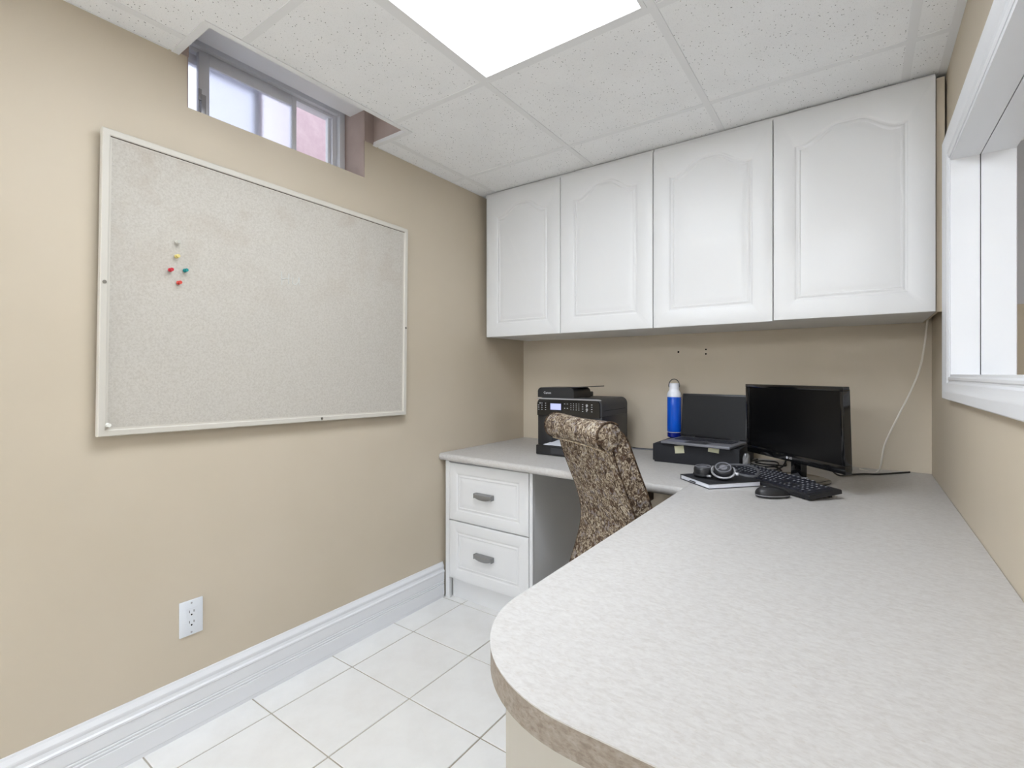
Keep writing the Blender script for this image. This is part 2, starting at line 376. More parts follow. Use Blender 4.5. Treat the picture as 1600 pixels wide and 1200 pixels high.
# ------------------------------------------------------------------ baseboard
prof = [(0,0),(.014,0),(.014,.012),(.015,.014),(.015,.064),(.0125,.066),(.0125,.068),(.015,.070),(.015,.074),(.0125,.076),(.0125,.078),(.015,.080),(.015,.084),(.0125,.086),(.0125,.088),(.015,.090),(.015,.128),(.0175,.131),(.0175,.137),(.0135,.141),(.011,.150),(.0125,.158),(.0125,.163),(.010,.168),(.006,.176),(.0045,.182),(0,.182)]
bb = MB().loops([[(x, y, z) for x, z in prof] for y in (YF, 1.893)])
struct(bb.build('baseboard_left', 'white_trim'), 'tall white fluted baseboard along the tan wall')

# ------------------------------------------------------------------ pass-through casing and lining
def rect_ring(x, o): return [(x, PY0-o, PZ0-o), (x, PY1+o, PZ0-o), (x, PY1+o, PZ1+o), (x, PY0-o, PZ1+o)]
cp = [(-.0,0),(-.0,.012),(.004,.0145),(.010,.0145),(.013,.012),(.017,.012),(.022,.016),(.046,.018),(.052,.021),(.070,.022),(.073,.019),(.073,0)]
struct(MB().loops([rect_ring(XR-t, o) for o, t in cp], False, False).build('trim_6', 'white_trim', None, True, 25), 'white moulded casing round the wall pass-through')
struct(MB().loops([rect_ring(X1+t, o) for o, t in cp], False, False).build('trim_7', 'white_trim', None, True, 25), 'white casing on the far side of the pass-through')
def lining(xa, xb, o):
    r = MB(); t = .012
    r.box((xa, PY0-.001, PZ0), (xb, PY0+t+o, PZ1)); r.box((xa, PY1-t-o, PZ0), (xb, PY1+.001, PZ1)); r.box((xa, PY0+t+o, PZ1-t-o), (xb, PY1-t-o, PZ1+.001)); r.box((xa, PY0+t+o, PZ0-.001), (xb, PY1-t-o, PZ0+.006)); return r
struct(lining(XR-.010, XR+.058, .0).build('trim_8', 'white_trim'), 'white lining of the pass-through, office side')
struct(lining(XR+.0605, X1+.01, .0).build('trim_9', 'white_trim'), 'white lining of the pass-through, far side')
struct(lining(XR+.058, XR+.0605, -.008).build('trim_10', 'dark_gap'), 'dark joint between the two linings')

# ------------------------------------------------------------------ ceiling lights: office troffer and added unseen fill lamps
def troffer(x0, x1, y0, y1, label, z=ZC):
    t = thing('ceiling_light', ((x0+x1)/2, (y0+y1)/2, z-.001), label, 'ceiling light', group=None)
    a, b = (x1-x0)/2-.0125, (y1-y0)/2-.0125; la, lb = a-.017, b-.015
    def rr(p, q, zz): return [(-p,-q,zz),(p,-q,zz),(p,q,zz),(-p,q,zz)]
    MB().loops([rr(a,b,.09), rr(a,b,-.001), rr(la+.004,lb+.004,-.001), rr(la,lb,.003), rr(la,lb,.006)], True, False).build('frame', 'grid_white', t)
    MB().box((-la,-lb,.004), (la,lb,.007)).build('lens', 'lamp_lens', t)
    return t
troffer(GX[2], GX[3], GY[1], GY[3], 'flush fluorescent troffer with glowing prismatic lens in the tiled ceiling')
def fill_lamp(x, y, label, hl=.6):  # unseen lamps, added to brighten and even out the rooms
    t = thing('ceiling_light', (x, y, ZN-.106), label, 'ceiling light', group='added unseen fill lamps')
    MB().box((-.17,-hl,.085), (.17,hl,.105), .004).build('frame', 'grid_white', t)
    MB().box((-.15,-hl+.02,.0), (.15,hl-.02,.085), .02, 2).build('lens', 'fill_lamp_lens', t)
fill_lamp(.30, -2.9, 'added unseen fill lamp nearer the office opening')
fill_lamp(.30, -4.5, 'added unseen fill lamp by the long wall, farther from the office opening')
fill_lamp(1.1, -4.5, 'added unseen fill lamp beside another at the far end of the larger room')
fill_lamp(3.6, 1.0, 'short unseen lamp added beyond the pass-through', .2)

# ------------------------------------------------------------------ panelled fronts
def panel_front(W, H, T, inset, arch=0, sh=.12, n=40):
    """local frame: x right, z up, front face towards -y at y=0, back at y=T; origin lower-left"""
    bt = inset; tp = H-inset-arch
    def path(d):                                 # closed outline of the field, shrunk by d
        l, r_, b, t = inset+d, W-inset-d, bt+d, tp-d
        pts = [(l+(r_-l)*i/n, b) for i in range(n)] + [(r_, b+(t-b)*i/n) for i in range(n)]
        top = []
        for i in range(n):
            s_ = 1-i/n; q = abs(s_-.5)*2; e = 0
            if arch:
                k = max(0, min(1, (1-sh*2-q)/(1-sh*2)+sh*0)); k = max(0, min(1, (1-q-sh)/(1-sh)*1.25)); e = arch*(k*k*(3-2*k))
            top.append((l+(r_-l)*s_, t+e))
        return pts+top+[(l, t+(b-t)*i/n) for i in range(n)]
    def edge(d):
        l, r_, b, t = d, W-d, d, H-d
        return [(l+(r_-l)*i/n, b) for i in range(n)]+[(r_, b+(t-b)*i/n) for i in range(n)]+[(l+(r_-l)*(1-i/n), t) for i in range(n)]+[(l, t+(b-t)*i/n) for i in range(n)]
    lo = lambda P, y: [(x, y, z) for x, z in P]
    L = [lo(edge(0), T), lo(edge(0), .004), lo(edge(.0012), .0012), lo(edge(.004), 0)]
    for d, y in ((0,0),(.003,.0012),(.006,.004),(.010,.0045),(.013,.003),(.016,.0016),(.019,.0016),(.022,.0036),(.025,.0036),(.034,.0018),(.046,.0006)): L.append(lo(path(d), y))
    return MB().loops(L)

# ------------------------------------------------------------------ wall cupboards
YD, ZB0, ZB1 = 2.2032, 1.384, 2.195
DX = [.051, .537, 1.026, 1.517, 2.014]
door = {}
def cupboard(xa, xb, xs, label, up):
    t = thing('wall_cupboard', (xa, YD+.021, ZB0+.004), label, 'cupboard', group='wall cupboards over the desk')
    D = YB-(YD+.021)-.001; H = ZB1-ZB0-.012; W = xb-xa; b = MB(); th = .016
    b.box((0,0,0), (th,D,H)); b.box((W-th,0,0), (W,D,H)); b.box((th,0,0), (W-th,D,th)); b.box((th,0,H-th), (W-th,D,H)); b.box((th,D-.006,th), (W-th,D,H-th))
    b.build('carcase', 'white_foil', t)
    MB().box((.002,-.008,H), (W-.002,.010,ZC-.003-ZB0-.004)).build('added_gap_strip', 'white_foil', t)  # white strip added to lighten the shadowed gap under the ceiling
    for k, (p, q) in enumerate(xs):
        o = panel_front(q-p-.003, ZB1-ZB0-.002, .019, .072, .058, .1).build('door', 'white_foil', t, True, 30)
        o.location = (p+.0015-xa, -.020-up[k][0], -.004+up[k][1])
    return t
cupboard(.036, 1.0255, [(DX[0],DX[1]),(DX[1],DX[2])], 'white wall cupboard with two arched panel doors next to the pinboard wall', [(0,0),(0,0)])
cupboard(1.0265, 2.014, [(DX[2],DX[3]),(DX[3],DX[4])], 'white wall cupboard with two arched panel doors beside the pass-through', [(0,0),(.004,.003)])
fl = MB().box((2.0155, 2.222, ZB0+.004), (XR-.006, 2.24, ZB1-.002)); fl.box((2.0155, 2.24, ZB0+.004), (2.022, YB-.001, ZB1-.004))
struct(fl.build('trim_11', 'wall_paint'), 'tan filler strip between the cupboard and the pass-through wall')

# ------------------------------------------------------------------ drawer unit under the worktop
PDX0, PDX1, PDY = .020, .566, 1.895
ped = thing('drawer_unit', (PDX0, PDY+.02, 0), 'white two-drawer file cabinet under the end of the worktop', 'cabinet')
W = PDX1-PDX0; D = YB-PDY-.03; b = MB()
b.box((0,.0,0), (.018,D,.7185)); b.box((W-.018,.0,0), (W,D,.7185)); b.box((.018,0,.10), (W-.018,D,.118)); b.box((.018,0,.70), (W-.018,D,.7185)); b.box((.018,D-.01,.118), (W-.018,D,.70))
b.build('carcase', 'grey_carcase', ped)
MB().box((0,-.018,.0), (.026,-.0005,.7185), .001, 1).build('stile', 'white_foil', ped); MB().box((W-.018,-.016,.0), (W,-.0005,.7185), .001, 1).build('stile', 'white_foil', ped)
MB().box((.026,.012,0), (W-.018,.03,.10)).build('toe_kick', 'white_foil', ped)
def pull(parent, x, z):
    w2 = .055; L = []
    for i in range(17):
        s_ = -1+2*i/16; e = abs(s_); dep = .024; hh = .016+.012*(1-e**2.2)
        L.append([(x+s_*w2, -.0005, z+.010), (x+s_*w2, -dep, z+.006), (x+s_*w2, -dep-.002, z+.002), (x+s_*w2, -dep+.001, z-hh+.008), (x+s_*w2, -dep+.0035, z-hh+.010), (x+s_*w2, -dep+.004, z+.001), (x+s_*w2, -.0005, z+.005)])
    h = MB().loops(L)
    for sd in (-1, 1): h.box((x+sd*w2-.002, -.024, z-.014), (x+sd*w2+.002, -.0005, z+.010), .0008, 1)
    return h.build('handle', 'brushed_nickel', parent, True, 40)
for z0, z1 in ((.110, .409), (.414, .711)):
    o = panel_front(.498, z1-z0, .019, .050, 0).build('drawer', 'white_foil', ped, True, 30); o.location = (.028, -.0205, z0)
    pull(o, .239, (z1-z0)*.5+.006)

# ------------------------------------------------------------------ worktops
ZD, TH = .7588, .036
# run along the back wall, with a rounded nosing; its front edge is not quite square to the room
def front(x): return 1.866-(1.866-1.801)*x/1.279
L = []
pr = [(.0,-TH),(-.010,-TH),(-.004,-TH),(.0,-TH+.003)]
def run_section(x):
    y0 = front(x); P = [(YB-.001, 0), (YB-.001, -TH+.016), (y0+.05, -TH+.016), (y0+.042, -TH), (y0+.014, -TH)]
    for k in range(7): a = -pi/2-k*pi/6; P.append((y0+.014+.014*cos(a)*1, -TH/2+.018*sin(a))) if False else None
    for k in range(9): a = k*pi/8; P.append((y0+.016-.016*sin(a), -TH/2-TH/2*cos(a)))
    return [(x, y, ZD+z) for y, z in P]
L = [run_section(x) for x in (.002, .3, .6, .9, 1.2795)]
tag(MB().loops(L).build('desk_worktop', 'laminate', None, True, 50), 'pale grey laminate worktop with rounded white nosing along the back wall', 'desk')
# peninsula leaf with one rounded corner
PX0, PYE, RC = 1.280, .508, .24
poly = [(XR-.0012, PYE), (XR-.0012, YB-.001), (PX0, YB-.001)]
arc = [(PX0+RC-RC*cos(a), PYE+RC-RC*sin(a)) for a in [pi/2*i/20 for i in range(21)]]
poly += [(x, y) for x, y in arc]
leaf = thing('desk_worktop', (0,0,0), 'pale laminate worktop leaf with a rounded free corner along the pass-through wall', 'desk')
t = MB().loops([[(x,y,ZD-.002) for x,y in poly], [(x,y,ZD) for x,y in poly]]); t.build('laminate_top', 'laminate', leaf)
c = Vector((1.66, 1.5))
def ins(p, d): return (min(max(p[0], PX0+d), XR-.0012), max(p[1], PYE+d))
def shrink(d): return [(XR-.0012, PYE+d), (XR-.0012, YB-.001), (PX0+d, YB-.001)]+[(PX0+RC-(RC-d)*cos(a), PYE+RC-(RC-d)*sin(a)) for a in [pi/2*i/20 for i in range(21)]]
t = MB().loops([[(x,y,ZD-.041) for x,y in shrink(.0008)], [(x,y,ZD-.002) for x,y in shrink(.0008)]]); t.build('edge_band', 'laminate_edge', leaf, True, 30)
p = MB(); p.box((1.362, .600, 0), (XR-.001, .618, ZD-.041)); tag(p.build('desk_end_panel', 'end_panel'), 'cream end panel holding up the rounded worktop leaf', 'panel')
p = MB(); p.box((XR-.03, .62, .68), (XR-.001, YB-.03, ZD-.0412)); tag(p.build('wall_cleat', 'white_foil'), 'white batten on the wall under the worktop leaf', 'batten')
br = MB(); zr = ZD-TH-.0005
br.box((1.09, 1.86, zr-.004), (1.115, 2.25, zr)); br.box((1.09, 1.86, zr-.026), (1.096, 2.25, zr-.004)); br.box((1.09, 1.90, zr-.06), (1.115, 1.96, zr-.004))
tag(br.build('drawer_rail', 'dark_wood'), 'dark brown rail fixed under the worktop behind the chair', 'rail')

# ------------------------------------------------------------------ pinboard
BY, BZ, BW, BH = 1.033, 1.430, 1.160, .888
bd = thing('pinboard', (.017, BY, BZ), 'large off-white fabric pinboard in a cream frame under the basement window', 'pinboard')
bd.rotation_euler = (R(-.75), 0, 0)
hw, hh = BW/2, BH/2
MB().box((.006, -hw+.008, -hh+.008), (.014, hw-.008, hh-.008)).build('panel', 'board_fabric', bd)
def rr(o, x): return [(x, -hw+o, -hh+o), (x, hw-o, -hh+o), (x, hw-o, hh-o), (x, -hw+o, hh-o)]
MB().loops([rr(0,.0), rr(0,.019), rr(.002,.021), rr(.016,.021), rr(.019,.019), rr(.019,.0145), rr(.024,.0142), rr(.024,.006)], False, False).build('frame', 'board_frame', bd, True, 30)
MB().box((.0143, -hw+.02, hh-.0206), (.0160, hw-.02, hh-.0190)).build('painted_gap_shade', 'dark_wood', bd)  # brown strip standing in for the shade under the top frame edge
for (y, z) in ((-hw+.010, 0.0), (hw-.010, -.03), (.13, -hh+.010)):
    MB().cyl((.0205, y, z), (.0232, y, z), .005, 12).build('screw', 'steel', bd, True)
inv = (Matrix.Translation(bd.location) @ Matrix.Rotation(R(-.75), 4, 'X')).inverted()
def onboard(u, v): p = inv @ onX(u, v, .0315); return p
ch = MB()
for pts in ([(440,424),(440,445)],[(451,427),(451,444)],[(441,436),(450,435)],[(458,434),(457,442),(462,445),(466,440),(467,433),(468,446)]):
    ch.tube([Vector((.0146, q.y, q.z)) for q in (onboard(*p_) for p_ in pts)], .0017, 5, 4)
ch.build('chalk_stroke', 'chalk', bd)
def pin(u, v, m, label, kind='push'):
    p = onboard(u, v); q = bd.matrix_basis @ Vector((.0142, p.y, p.z)); q = (Matrix.Translation(bd.location) @ Matrix.Rotation(R(-.75), 4, 'X')) @ Vector((.0142, p.y, p.z))
    t = thing('push_pin', q, label, 'push pin', group='push pins on the pinboard')
    M = Matrix.Rotation(pi/2, 4, 'Y')
    MB().lathe([(.0006,-.004),(.0006,.004)], 8, M).build('needle', 'steel', t)
    MB().lathe([(.0058,.003),(.0062,.005),(.0034,.0068),(.003,.014),(.0046,.0165),(.0056,.0185),(.0050,.0205)], 16, M).build('head', m, t, True, 50)
pin(276,379,'pin_clear','clear push pin, top of the pinned diamond on the board')
pin(275,401,'pin_yellow','pale yellow push pin on the board')
pin(265,422,'pin_red','crimson push pin beside the teal one on the board')
pin(288,423,'pin_teal','teal push pin on the board')
pin(278,442,'pin_coral','coral red push pin below the teal one on the board')
pin(167,664,'pin_white','white push pin at the bottom corner of the pinboard')

# ------------------------------------------------------------------ wall outlet
ou = thing('wall_outlet', (.0005, .699, .371), 'white double socket outlet on the tan wall above the baseboard', 'outlet')
MB().box((0,-.0350,-.0575), (.006,.0350,.0575), .0025, 2).build('cover_plate', 'outlet_white', ou, True)
MB().box((.006,-.0165,-.0335), (.0072,.0165,.0335), .0005, 1).build('receptacle', 'outlet_white', ou)
for z in (.016, -.018):
    sl = MB(); sl.box((.0070,-.0078,z+.001), (.0075,-.0058,z+.009)); sl.box((.0070,.0058,z+.001), (.0075,.0078,z+.008)); sl.build('slot', 'charcoal', ou)
    MB().cyl((.0070,0,z-.006), (.0076,0,z-.006), .0027, 10).build('ground_hole', 'dark_gap', ou)
for z in (.048, -.048): MB().cyl((.0055,0,z), (.0068,0,z), .003, 10).build('screw', 'silver', ou)

# ------------------------------------------------------------------ printer
pr = thing('printer', (.405, 2.185, ZD), 'black multifunction laser printer with a lit display on the worktop', 'printer')
W, D, H = .372, .330, .292
def rrect(w_, d, y0, r, z, n=5):
    out = []
    for cx, cy, a0 in ((r,y0+r,pi),(w_-r,y0+r,1.5*pi),(w_-r,y0+d-r,0),(r,y0+d-r,.5*pi)):
        out += [(cx+r*cos(a0+k*pi/2/n), cy+r*sin(a0+k*pi/2/n), z) for k in range(n+1)]
    return out
# body seen from the front: rounded upper corners, open paper cavity
b = MB(); b.box((0,.012,0), (.085,D,.205), .004); b.box((.30,.012,0), (W,D,.205), .004); b.box((.085,.20,0), (.30,D,.205)); b.box((.085,.012,.19), (.30,.20,.205)); b.box((.085,.02,0), (.30,.20,.012)); b.box((.085,.05,.125), (.30,.2,.135))
b.build('body', 'black_plastic', pr, True)
def arch_prof(w_, z0, z1, r, y, n=8):
    P = [(0,y,z0),(w_,y,z0)]
    P += [(w_-r+r*cos(a), y, z1-r+r*sin(a)) for a in [pi/2*k/n for k in range(n+1)]]
    P += [(r+r*cos(a), y, z1-r+r*sin(a)) for a in [pi/2+pi/2*k/n for k in range(n+1)]]
    return P
b = MB(); b.loops([arch_prof(W, .2055, H, .035, y) for y in (.008, D-.004)]); b.build('scanner_bed', 'charcoal', pr, True, 50)
b = MB(); b.loops([arch_prof(W-.012, .198, H-.004, .032, y) for y in (.0, .008)]); o = b.build('control_panel', 'black_gloss', pr, True, 50); o.location = (.004, 0, 0)
b = MB(); b.loops([arch_prof(W-.006, H-.012, H-.0005, .011, y) for y in (-.001, .010)]); b.box((.05,-.0025,H-.010), (W-.05,-.0005,H-.006)); o = b.build('trim_strip', 'silver', pr, True, 50); o.scale = (1,1,.5); o.location = (.003,0,H*.5-.003)
b = MB(); b.loops([arch_prof(.215, H, H+.052, .022, y) for y in (.012, .20)]); b.box((.02,.20,H), (.20,.27,H+.028), .006); b.build('document_feeder', 'black_plastic', pr, True, 50)
b = MB(); b.add([(.12,.03,H+.046),(.30,.03,H+.058),(.30,.19,H+.058),(.12,.19,H+.046),(.12,.03,H+.050),(.30,.03,H+.062),(.30,.19,H+.062),(.12,.19,H+.050)], [(0,1,2,3),(4,5,6,7),(0,1,5,4),(1,2,6,5),(2,3,7,6),(3,0,4,7)]); b.build('feeder_tray', 'black_plastic', pr)
o = MB().box((.083,-.0022,.226), (.153,-.0002,.266), .0008, 1).build('display_bezel', 'black_plastic', pr)
MB().box((.087,-.0032,.230), (.149,-.0020,.262)).build('display', 'lcd', pr)
bt = MB().box((-.005,-.0012,-.0022), (.005,.0010,.0022), .0005, 1).build('button', 'logo_grey', pr); bt.location = (.022,-.001,.262)
bt.scale = (.8,1,.8)
pos = [(x, z) for x in (.014, .034, .056) for z in (.262, .251, .240, .229)][1:] + [(x, z) for x in (.170, .186) for z in (.262, .240)] + [(x, z) for x in (.206, .221, .236, .251) for z in (.264, .254, .244, .234)] + [(x, z) for x in (.272, .294, .322) for z in (.262, .251, .240, .228)]
for x, z in pos:
    o = child('button', bt, pr, (x, -.001, z)); o.scale = (.62 if x < .2 or x > .26 else .36, 1, .62)
for x, z in ((.295,.258),(.295,.238)):
    o = MB().lathe([(.0065,-.0012),(.0058,.0016)], 14, Matrix.Rotation(pi/2,4,'X')).build('start_button', 'silver', pr); o.location = (x, -.001, z)
text('Canon', .017, 'brand_mark', 'logo_grey', pr, (.060, .0112, H+.024), (pi/2,0,0))
b = MB(); b.box((.03,-.055,.002), (.34,.02,.050), .004); b.build('paper_tray', 'black_plastic', pr, True)
MB().box((.12,-.0565,.012), (.25,-.0545,.040)).build('tray_window', 'charcoal', pr)
b = MB(); b.add([(.07,-.045,.052),(.30,-.045,.052),(.28,.14,.066),(.09,.14,.066),(.07,-.045,.054),(.30,-.045,.054),(.28,.14,.068),(.09,.14,.068)], [(0,1,2,3),(4,5,6,7),(0,1,5,4),(1,2,6,5),(2,3,7,6),(3,0,4,7)])
b.build('paper_stack', 'paper', pr)
MB().box((W-.0004,.03,.232), (W+.0006,D-.03,.2335)).build('side_seam', 'dark_gap', pr)

# ------------------------------------------------------------------ carton, laptop, bottle
CX0, CX1, CY0, CY1, CZ = 1.004, 1.378, 2.285, 2.632, .088
ct = thing('black_carton', (CX0, CY0, ZD), 'flat black cardboard box carrying the laptop and the bottle', 'box')
MB().box((0,0,0), (CX1-CX0, CY1-CY0, CZ), .002, 1).build('carton', 'box_black', ct)
MB().box((-.008,.004,.006), (.002,CY1-CY0,CZ-.004), .001, 1).build('end_flap', 'box_black', ct)
for k, (x, z, a, wd) in enumerate(((.118, .066, -.12, .042), (.268, .078, .10, .046))):
    M = Matrix.Translation((x, -.0008, z)) @ Matrix.Rotation(a, 4, 'Y')
    o = MB().box((-wd/2, -.0004, -.017 if k == 0 else -.012), (wd/2, .0006, .017 if k == 0 else .010), M=M).build('tape_piece', 'tape', ct); 
lp = thing('laptop', (1.222, 2.478, ZD+CZ+.0005), 'open grey laptop with a dark screen on the black box', 'laptop', R(-7))
lw, ld = .156, .228
MB().box((-lw,-ld,.002), (lw,0,.014), .003, 2).build('base', 'laptop_grey', lp, True)
for x in (-.13,.13):
    for y in (-.2,-.02): MB().cyl((x,y,0), (x,y,.003), .008, 10).build('foot', 'black_matte', lp)
MB().box((-lw+.022,-.135,.0139), (lw-.022,-.03,.0143)).build('key_well', 'black_matte', lp)
kk = MB()
for r_ in range(5):
    for c_ in range(14):
        x = -lw+.027+c_*.0188; y = -.048-r_*.0195
        if r_ == 4 and 4 <= c_ <= 8: 
            if c_ == 4: kk.box((x, y-.0075, .0142), (x+.0188*4+.015, y+.0075, .0158), .0006, 1)
            continue
        kk.box((x, y-.0075, .0142), (x+.0155, y+.0075, .0170), .0006, 1)
o = kk.build('keys', 'laptop_key', lp); o['kind'] = 'stuff'
MB().box((-.05,-.215,.0138), (.05,-.148,.0144)).build('touchpad', 'charcoal', lp)
ll = thing('lid', (0,-.004,.015)); ll.parent = lp; ll.rotation_euler = (R(-6),0,0)
bpy.data.objects.remove(ll)
Ml = Matrix.Translation((0,-.003,.0155)) @ Matrix.Rotation(R(-7), 4, 'X')
lid = MB().box((-lw,0,.002), (lw,.006,.214), .002, 2, M=Ml).build('lid', 'black_plastic', lp, True)
MB().box((-lw+.007,-.0008,.012), (lw-.007,.0005,.205), M=Ml).build('screen', 'laptop_screen', lid)
for x in (-.105,.105): MB().cyl((x-.02,-.003,.0155), (x+.02,-.003,.0155), .0042, 10).build('hinge', 'black_plastic', lp, True)

bo = thing('water_bottle', (1.018, 2.545, ZD+CZ+.0005), 'translucent blue water bottle with white cap and carry loop', 'bottle')
MB().lathe([(.030,0),(.034,.003),(.034,.022),(.0335,.030)], 28).build('foot', 'bottle_navy', bo, True, 50)
MB().lathe([(.0335,.030),(.0350,.034),(.0352,.10),(.0350,.212),(.034,.220)], 28).build('body', 'bottle_blue', bo, True, 50)
MB().lathe([(.0354,.208),(.0354,.218),(.033,.228),(.0265,.240),(.0245,.246),(.0245,.274),(.0235,.278),(.020,.279)], 28).build('cap', 'bottle_white', bo, True, 35)
MB().lathe([(.0357,.026),(.0357,.0285)], 28).build('pale_band', 'logo_grey', bo)  # thin pale ring round the top of the foot
A = [(cos(a)*.0275, 0, .266+.034*sin(a)) for a in [pi*k/12 for k in range(13)]]
A = [(.0262,0,.258)]+A+[(-.0262,0,.258)]
o = MB().tube(A, .0022, 8, 1).build('carry_loop', 'charcoal', bo, True); o.rotation_euler = (0,0,R(34))

# crumpled clear wrap beside the carton
rw = random.Random(9); L = []
for k in range(7):
    z = .001+k*.0112; s_ = [.9,1,1,.95,.9,.8,.5][k]
    L.append([(1.399+(.013+.004*rw.random())*s_*cos(2*pi*i/14), 2.315+(.024+.008*rw.random())*s_*sin(2*pi*i/14), ZD+z+.003*rw.random()*(k > 0)) for i in range(14)])
tag(MB().loops(L).build('plastic_wrap', 'wrap'), 'crumpled grey plastic wrap beside the black box', 'wrap')

# ------------------------------------------------------------------ monitor
A, B = Vector((1.398,2.366)), Vector((1.764,1.996)); ctr = (A+B)/2; ang = math.atan2(B.y-A.y, B.x-A.x)
mo = thing('monitor', (ctr.x, ctr.y, ZD), 'black widescreen monitor with a switched-off screen in the desk corner', 'monitor', ang)
mw = (B-A).length/2; zb, zt = .073, .371
Mt = Matrix.Translation((0,0,zb)) @ Matrix.Rotation(R(2.0), 4, 'X')
hgt = zt-zb
fr = MB(); 
for a, b_ in (((-mw,-.004,0),(mw,.022,.030)),((-mw,-.004,hgt-.015),(mw,.022,hgt)),((-mw,-.004,.030),(-mw+.015,.022,hgt-.015)),((mw-.015,-.004,.030),(mw,.022,hgt-.015))): fr.box(a, b_, .002, 2, M=Mt)
fr.build('bezel', 'black_gloss', mo, True)
MB().box((-mw+.013,.0012,.028), (mw-.013,.010,hgt-.013), M=Mt).build('screen', 'screen_off', mo)
bk = MB(); bk.box((-mw+.006,.012,.006), (mw-.006,.032,hgt-.006), .006, 2, M=Mt); bk.box((-.12,.03,.05), (.12,.052,.22), .008, 2, M=Mt); bk.build('back_cover', 'black_plastic', mo, True)
MB().box((-.028,.020,.008), (.028,.050,zb+.07), .006, 2).build('stand_neck', 'black_gloss', mo, True)
bs = MB().lathe([(.108,0),(.112,.003),(.111,.007),(.100,.011),(.02,.014)], 40).build('stand_base', 'black_gloss', mo, True, 50); bs.location = (.0,.03,0)
lg = MB().lathe([(.0052,0),(.0052,.0008)], 16, Mt @ Matrix.Translation((-.014,-.0042,.014)) @ Matrix.Rotation(pi/2,4,'X')); lg.build('logo_disc', 'logo_grey', mo)
o = text('LG', .013, 'logo_letters', 'logo_grey', mo, (.004,-.0045,zb+.014), (pi/2+R(2),0,0))
tag(MB().box((-.035,-.02,0), (.035,.02,.0012), M=Matrix.Translation((1.597,2.19,ZD+.0135)) @ Matrix.Rotation(ang+.5,4,'Z')).build('paper_slip', 'paper'), 'small white paper slip lying on the monitor foot', 'paper')

# ------------------------------------------------------------------ keyboard
KF, dirx = Vector((1.668,1.852)), Vector((.741,-.671)).normalized()
KL, KD = .452, .128
org = KF-dirx*KL; ka = math.atan2(dirx.y, dirx.x)
kb = thing('keyboard', (org.x, org.y, ZD+.0005), 'black full-size keyboard with white legends in front of the monitor', 'keyboard', ka)
sl = R(6.5); Mk = Matrix.Rotation(sl, 4, 'X')
cs = MB(); P = [(0,.0),(0,.012),(.004,.015),(KD-.004,.015),(KD,.012),(KD,.0)]
cs.loops([[(x, y, z+.004) for y, z in P] for x in (0,.003,KL-.003,KL)], M=Mk); cs.build('case', 'black_plastic', kb, True, 30)
for x in (.04, KL-.04): MB().box((x-.012, KD-.02, 0), (x+.012, KD-.012, .016)).build('foot', 'black_plastic', kb)
for x in (.04, KL-.04): MB().box((x-.012, .006, 0), (x+.012, .014, .006)).build('foot', 'black_plastic', kb)
U = .0189; kcache = {}; lcache = []
def key(x, y, wu, hu=1):
    k = (wu, hu); w2, h2 = U*wu/2, U*hu/2; g_ = .0009
    if k not in kcache:
        t = MB().loops([[(-w2+g_+i_,-h2+g_+i_,z),(w2-g_-i_,-h2+g_+i_,z),(w2-g_-i_,h2-g_-i_*.6,z),(-w2+g_+i_,h2-g_-i_*.6,z)] for i_, z in ((0,0),(.0022,.0062),(.003,.0068))])
        o = kcache[k] = t.build('key', 'key_cap', kb)
    else: o = child('key', kcache[k], kb, (0,0,0))
    p = Mk @ Vector((x+w2, y+h2, .0185)); o.location = p; o.rotation_euler = (sl,0,0)
    if not lcache:
        t = MB(); t.box((-.0050,-.0005,0), (-.0002,.0012,.0003)); t.box((-.0050,-.0005,0), (-.0034,.0058,.0003)); t.box((-.0018,.0018,0), (-.0002,.0058,.0003)); t.box((-.0050,.0046,0), (-.0002,.0060,.0003)); lcache.append(t.build('legend', 'legend', o))
        l_ = lcache[0]
    else: l_ = child('legend', lcache[0], o, (0,0,0))
    l_.location = (0 if wu < 1.4 else -w2+.012, 0, .0066)
x0, y0 = .010, .010
rows = [[1.25,1.25,1.25,6.25,1.25,1.25,1.25,1.25],[2.25]+[1]*10+[2.75],[1.75]+[1]*11+[2.25],[1.5]+[1]*12+[1.5],[1]*13+[2]]
for r_, row in enumerate(rows):
    x = x0
    for wu in row: key(x, y0+r_*U, wu); x += wu*U
    xn = x0+15.2*U
    for k in range(3):
        if r_ == 0 or (r_ == 1 and k == 1) or r_ in (3,4): key(xn+k*U, y0+r_*U, 1)
    xp = x0+18.4*U
    for k in range(4):
        if r_ == 0 and k == 0: key(xp, y0, 2)
        elif (r_ == 0 and k == 1) or (k == 3 and r_ in (1,3)): continue
        elif k == 3 and r_ in (0,2): key(xp+3*U, y0+r_*U, 1, 2)
        else: key(xp+k*U, y0+r_*U, 1)
for k in range(16): key(x0+(k*1.13+(0 if k == 0 else .25))*U, y0+5.35*U, 1, .8)

# ------------------------------------------------------------------ mouse
ms = thing('computer_mouse', (1.562, 1.845, ZD+.0005), 'black computer mouse on the worktop beside the notebook', 'mouse', math.atan2(.065,.104))
def egg(k, s_, dx=0):
    pts = []
    for i in range(28):
        a = 2*pi*i/28; x = cos(a); y = sin(a); wy = .030*(1-.16*x)
        pts.append((.057*x*s_+dx, wy*y*s_, k))
    return pts
o = MB().loops([egg(.001,.86), egg(.003,.96), egg(.008,.98)]).build('base', 'black_plastic', ms, True, 50)
MB().loops([egg(.0078,.995), egg(.0098,.995)]).build('trim_ring', 'silver', ms, True, 50)
L = []
for k in range(9):
    t_ = k/8; s_ = cos(t_*pi/2*.97)**.75; ring = egg(0, .985*s_, -.008*t_)
    L.append([(x, y, .0096+(.0265)*sin(t_*pi/2)*(1-.18*max(0, x/.057)**2)-(.010*t_)*max(0, x)/.057) for x, y, z in ring])
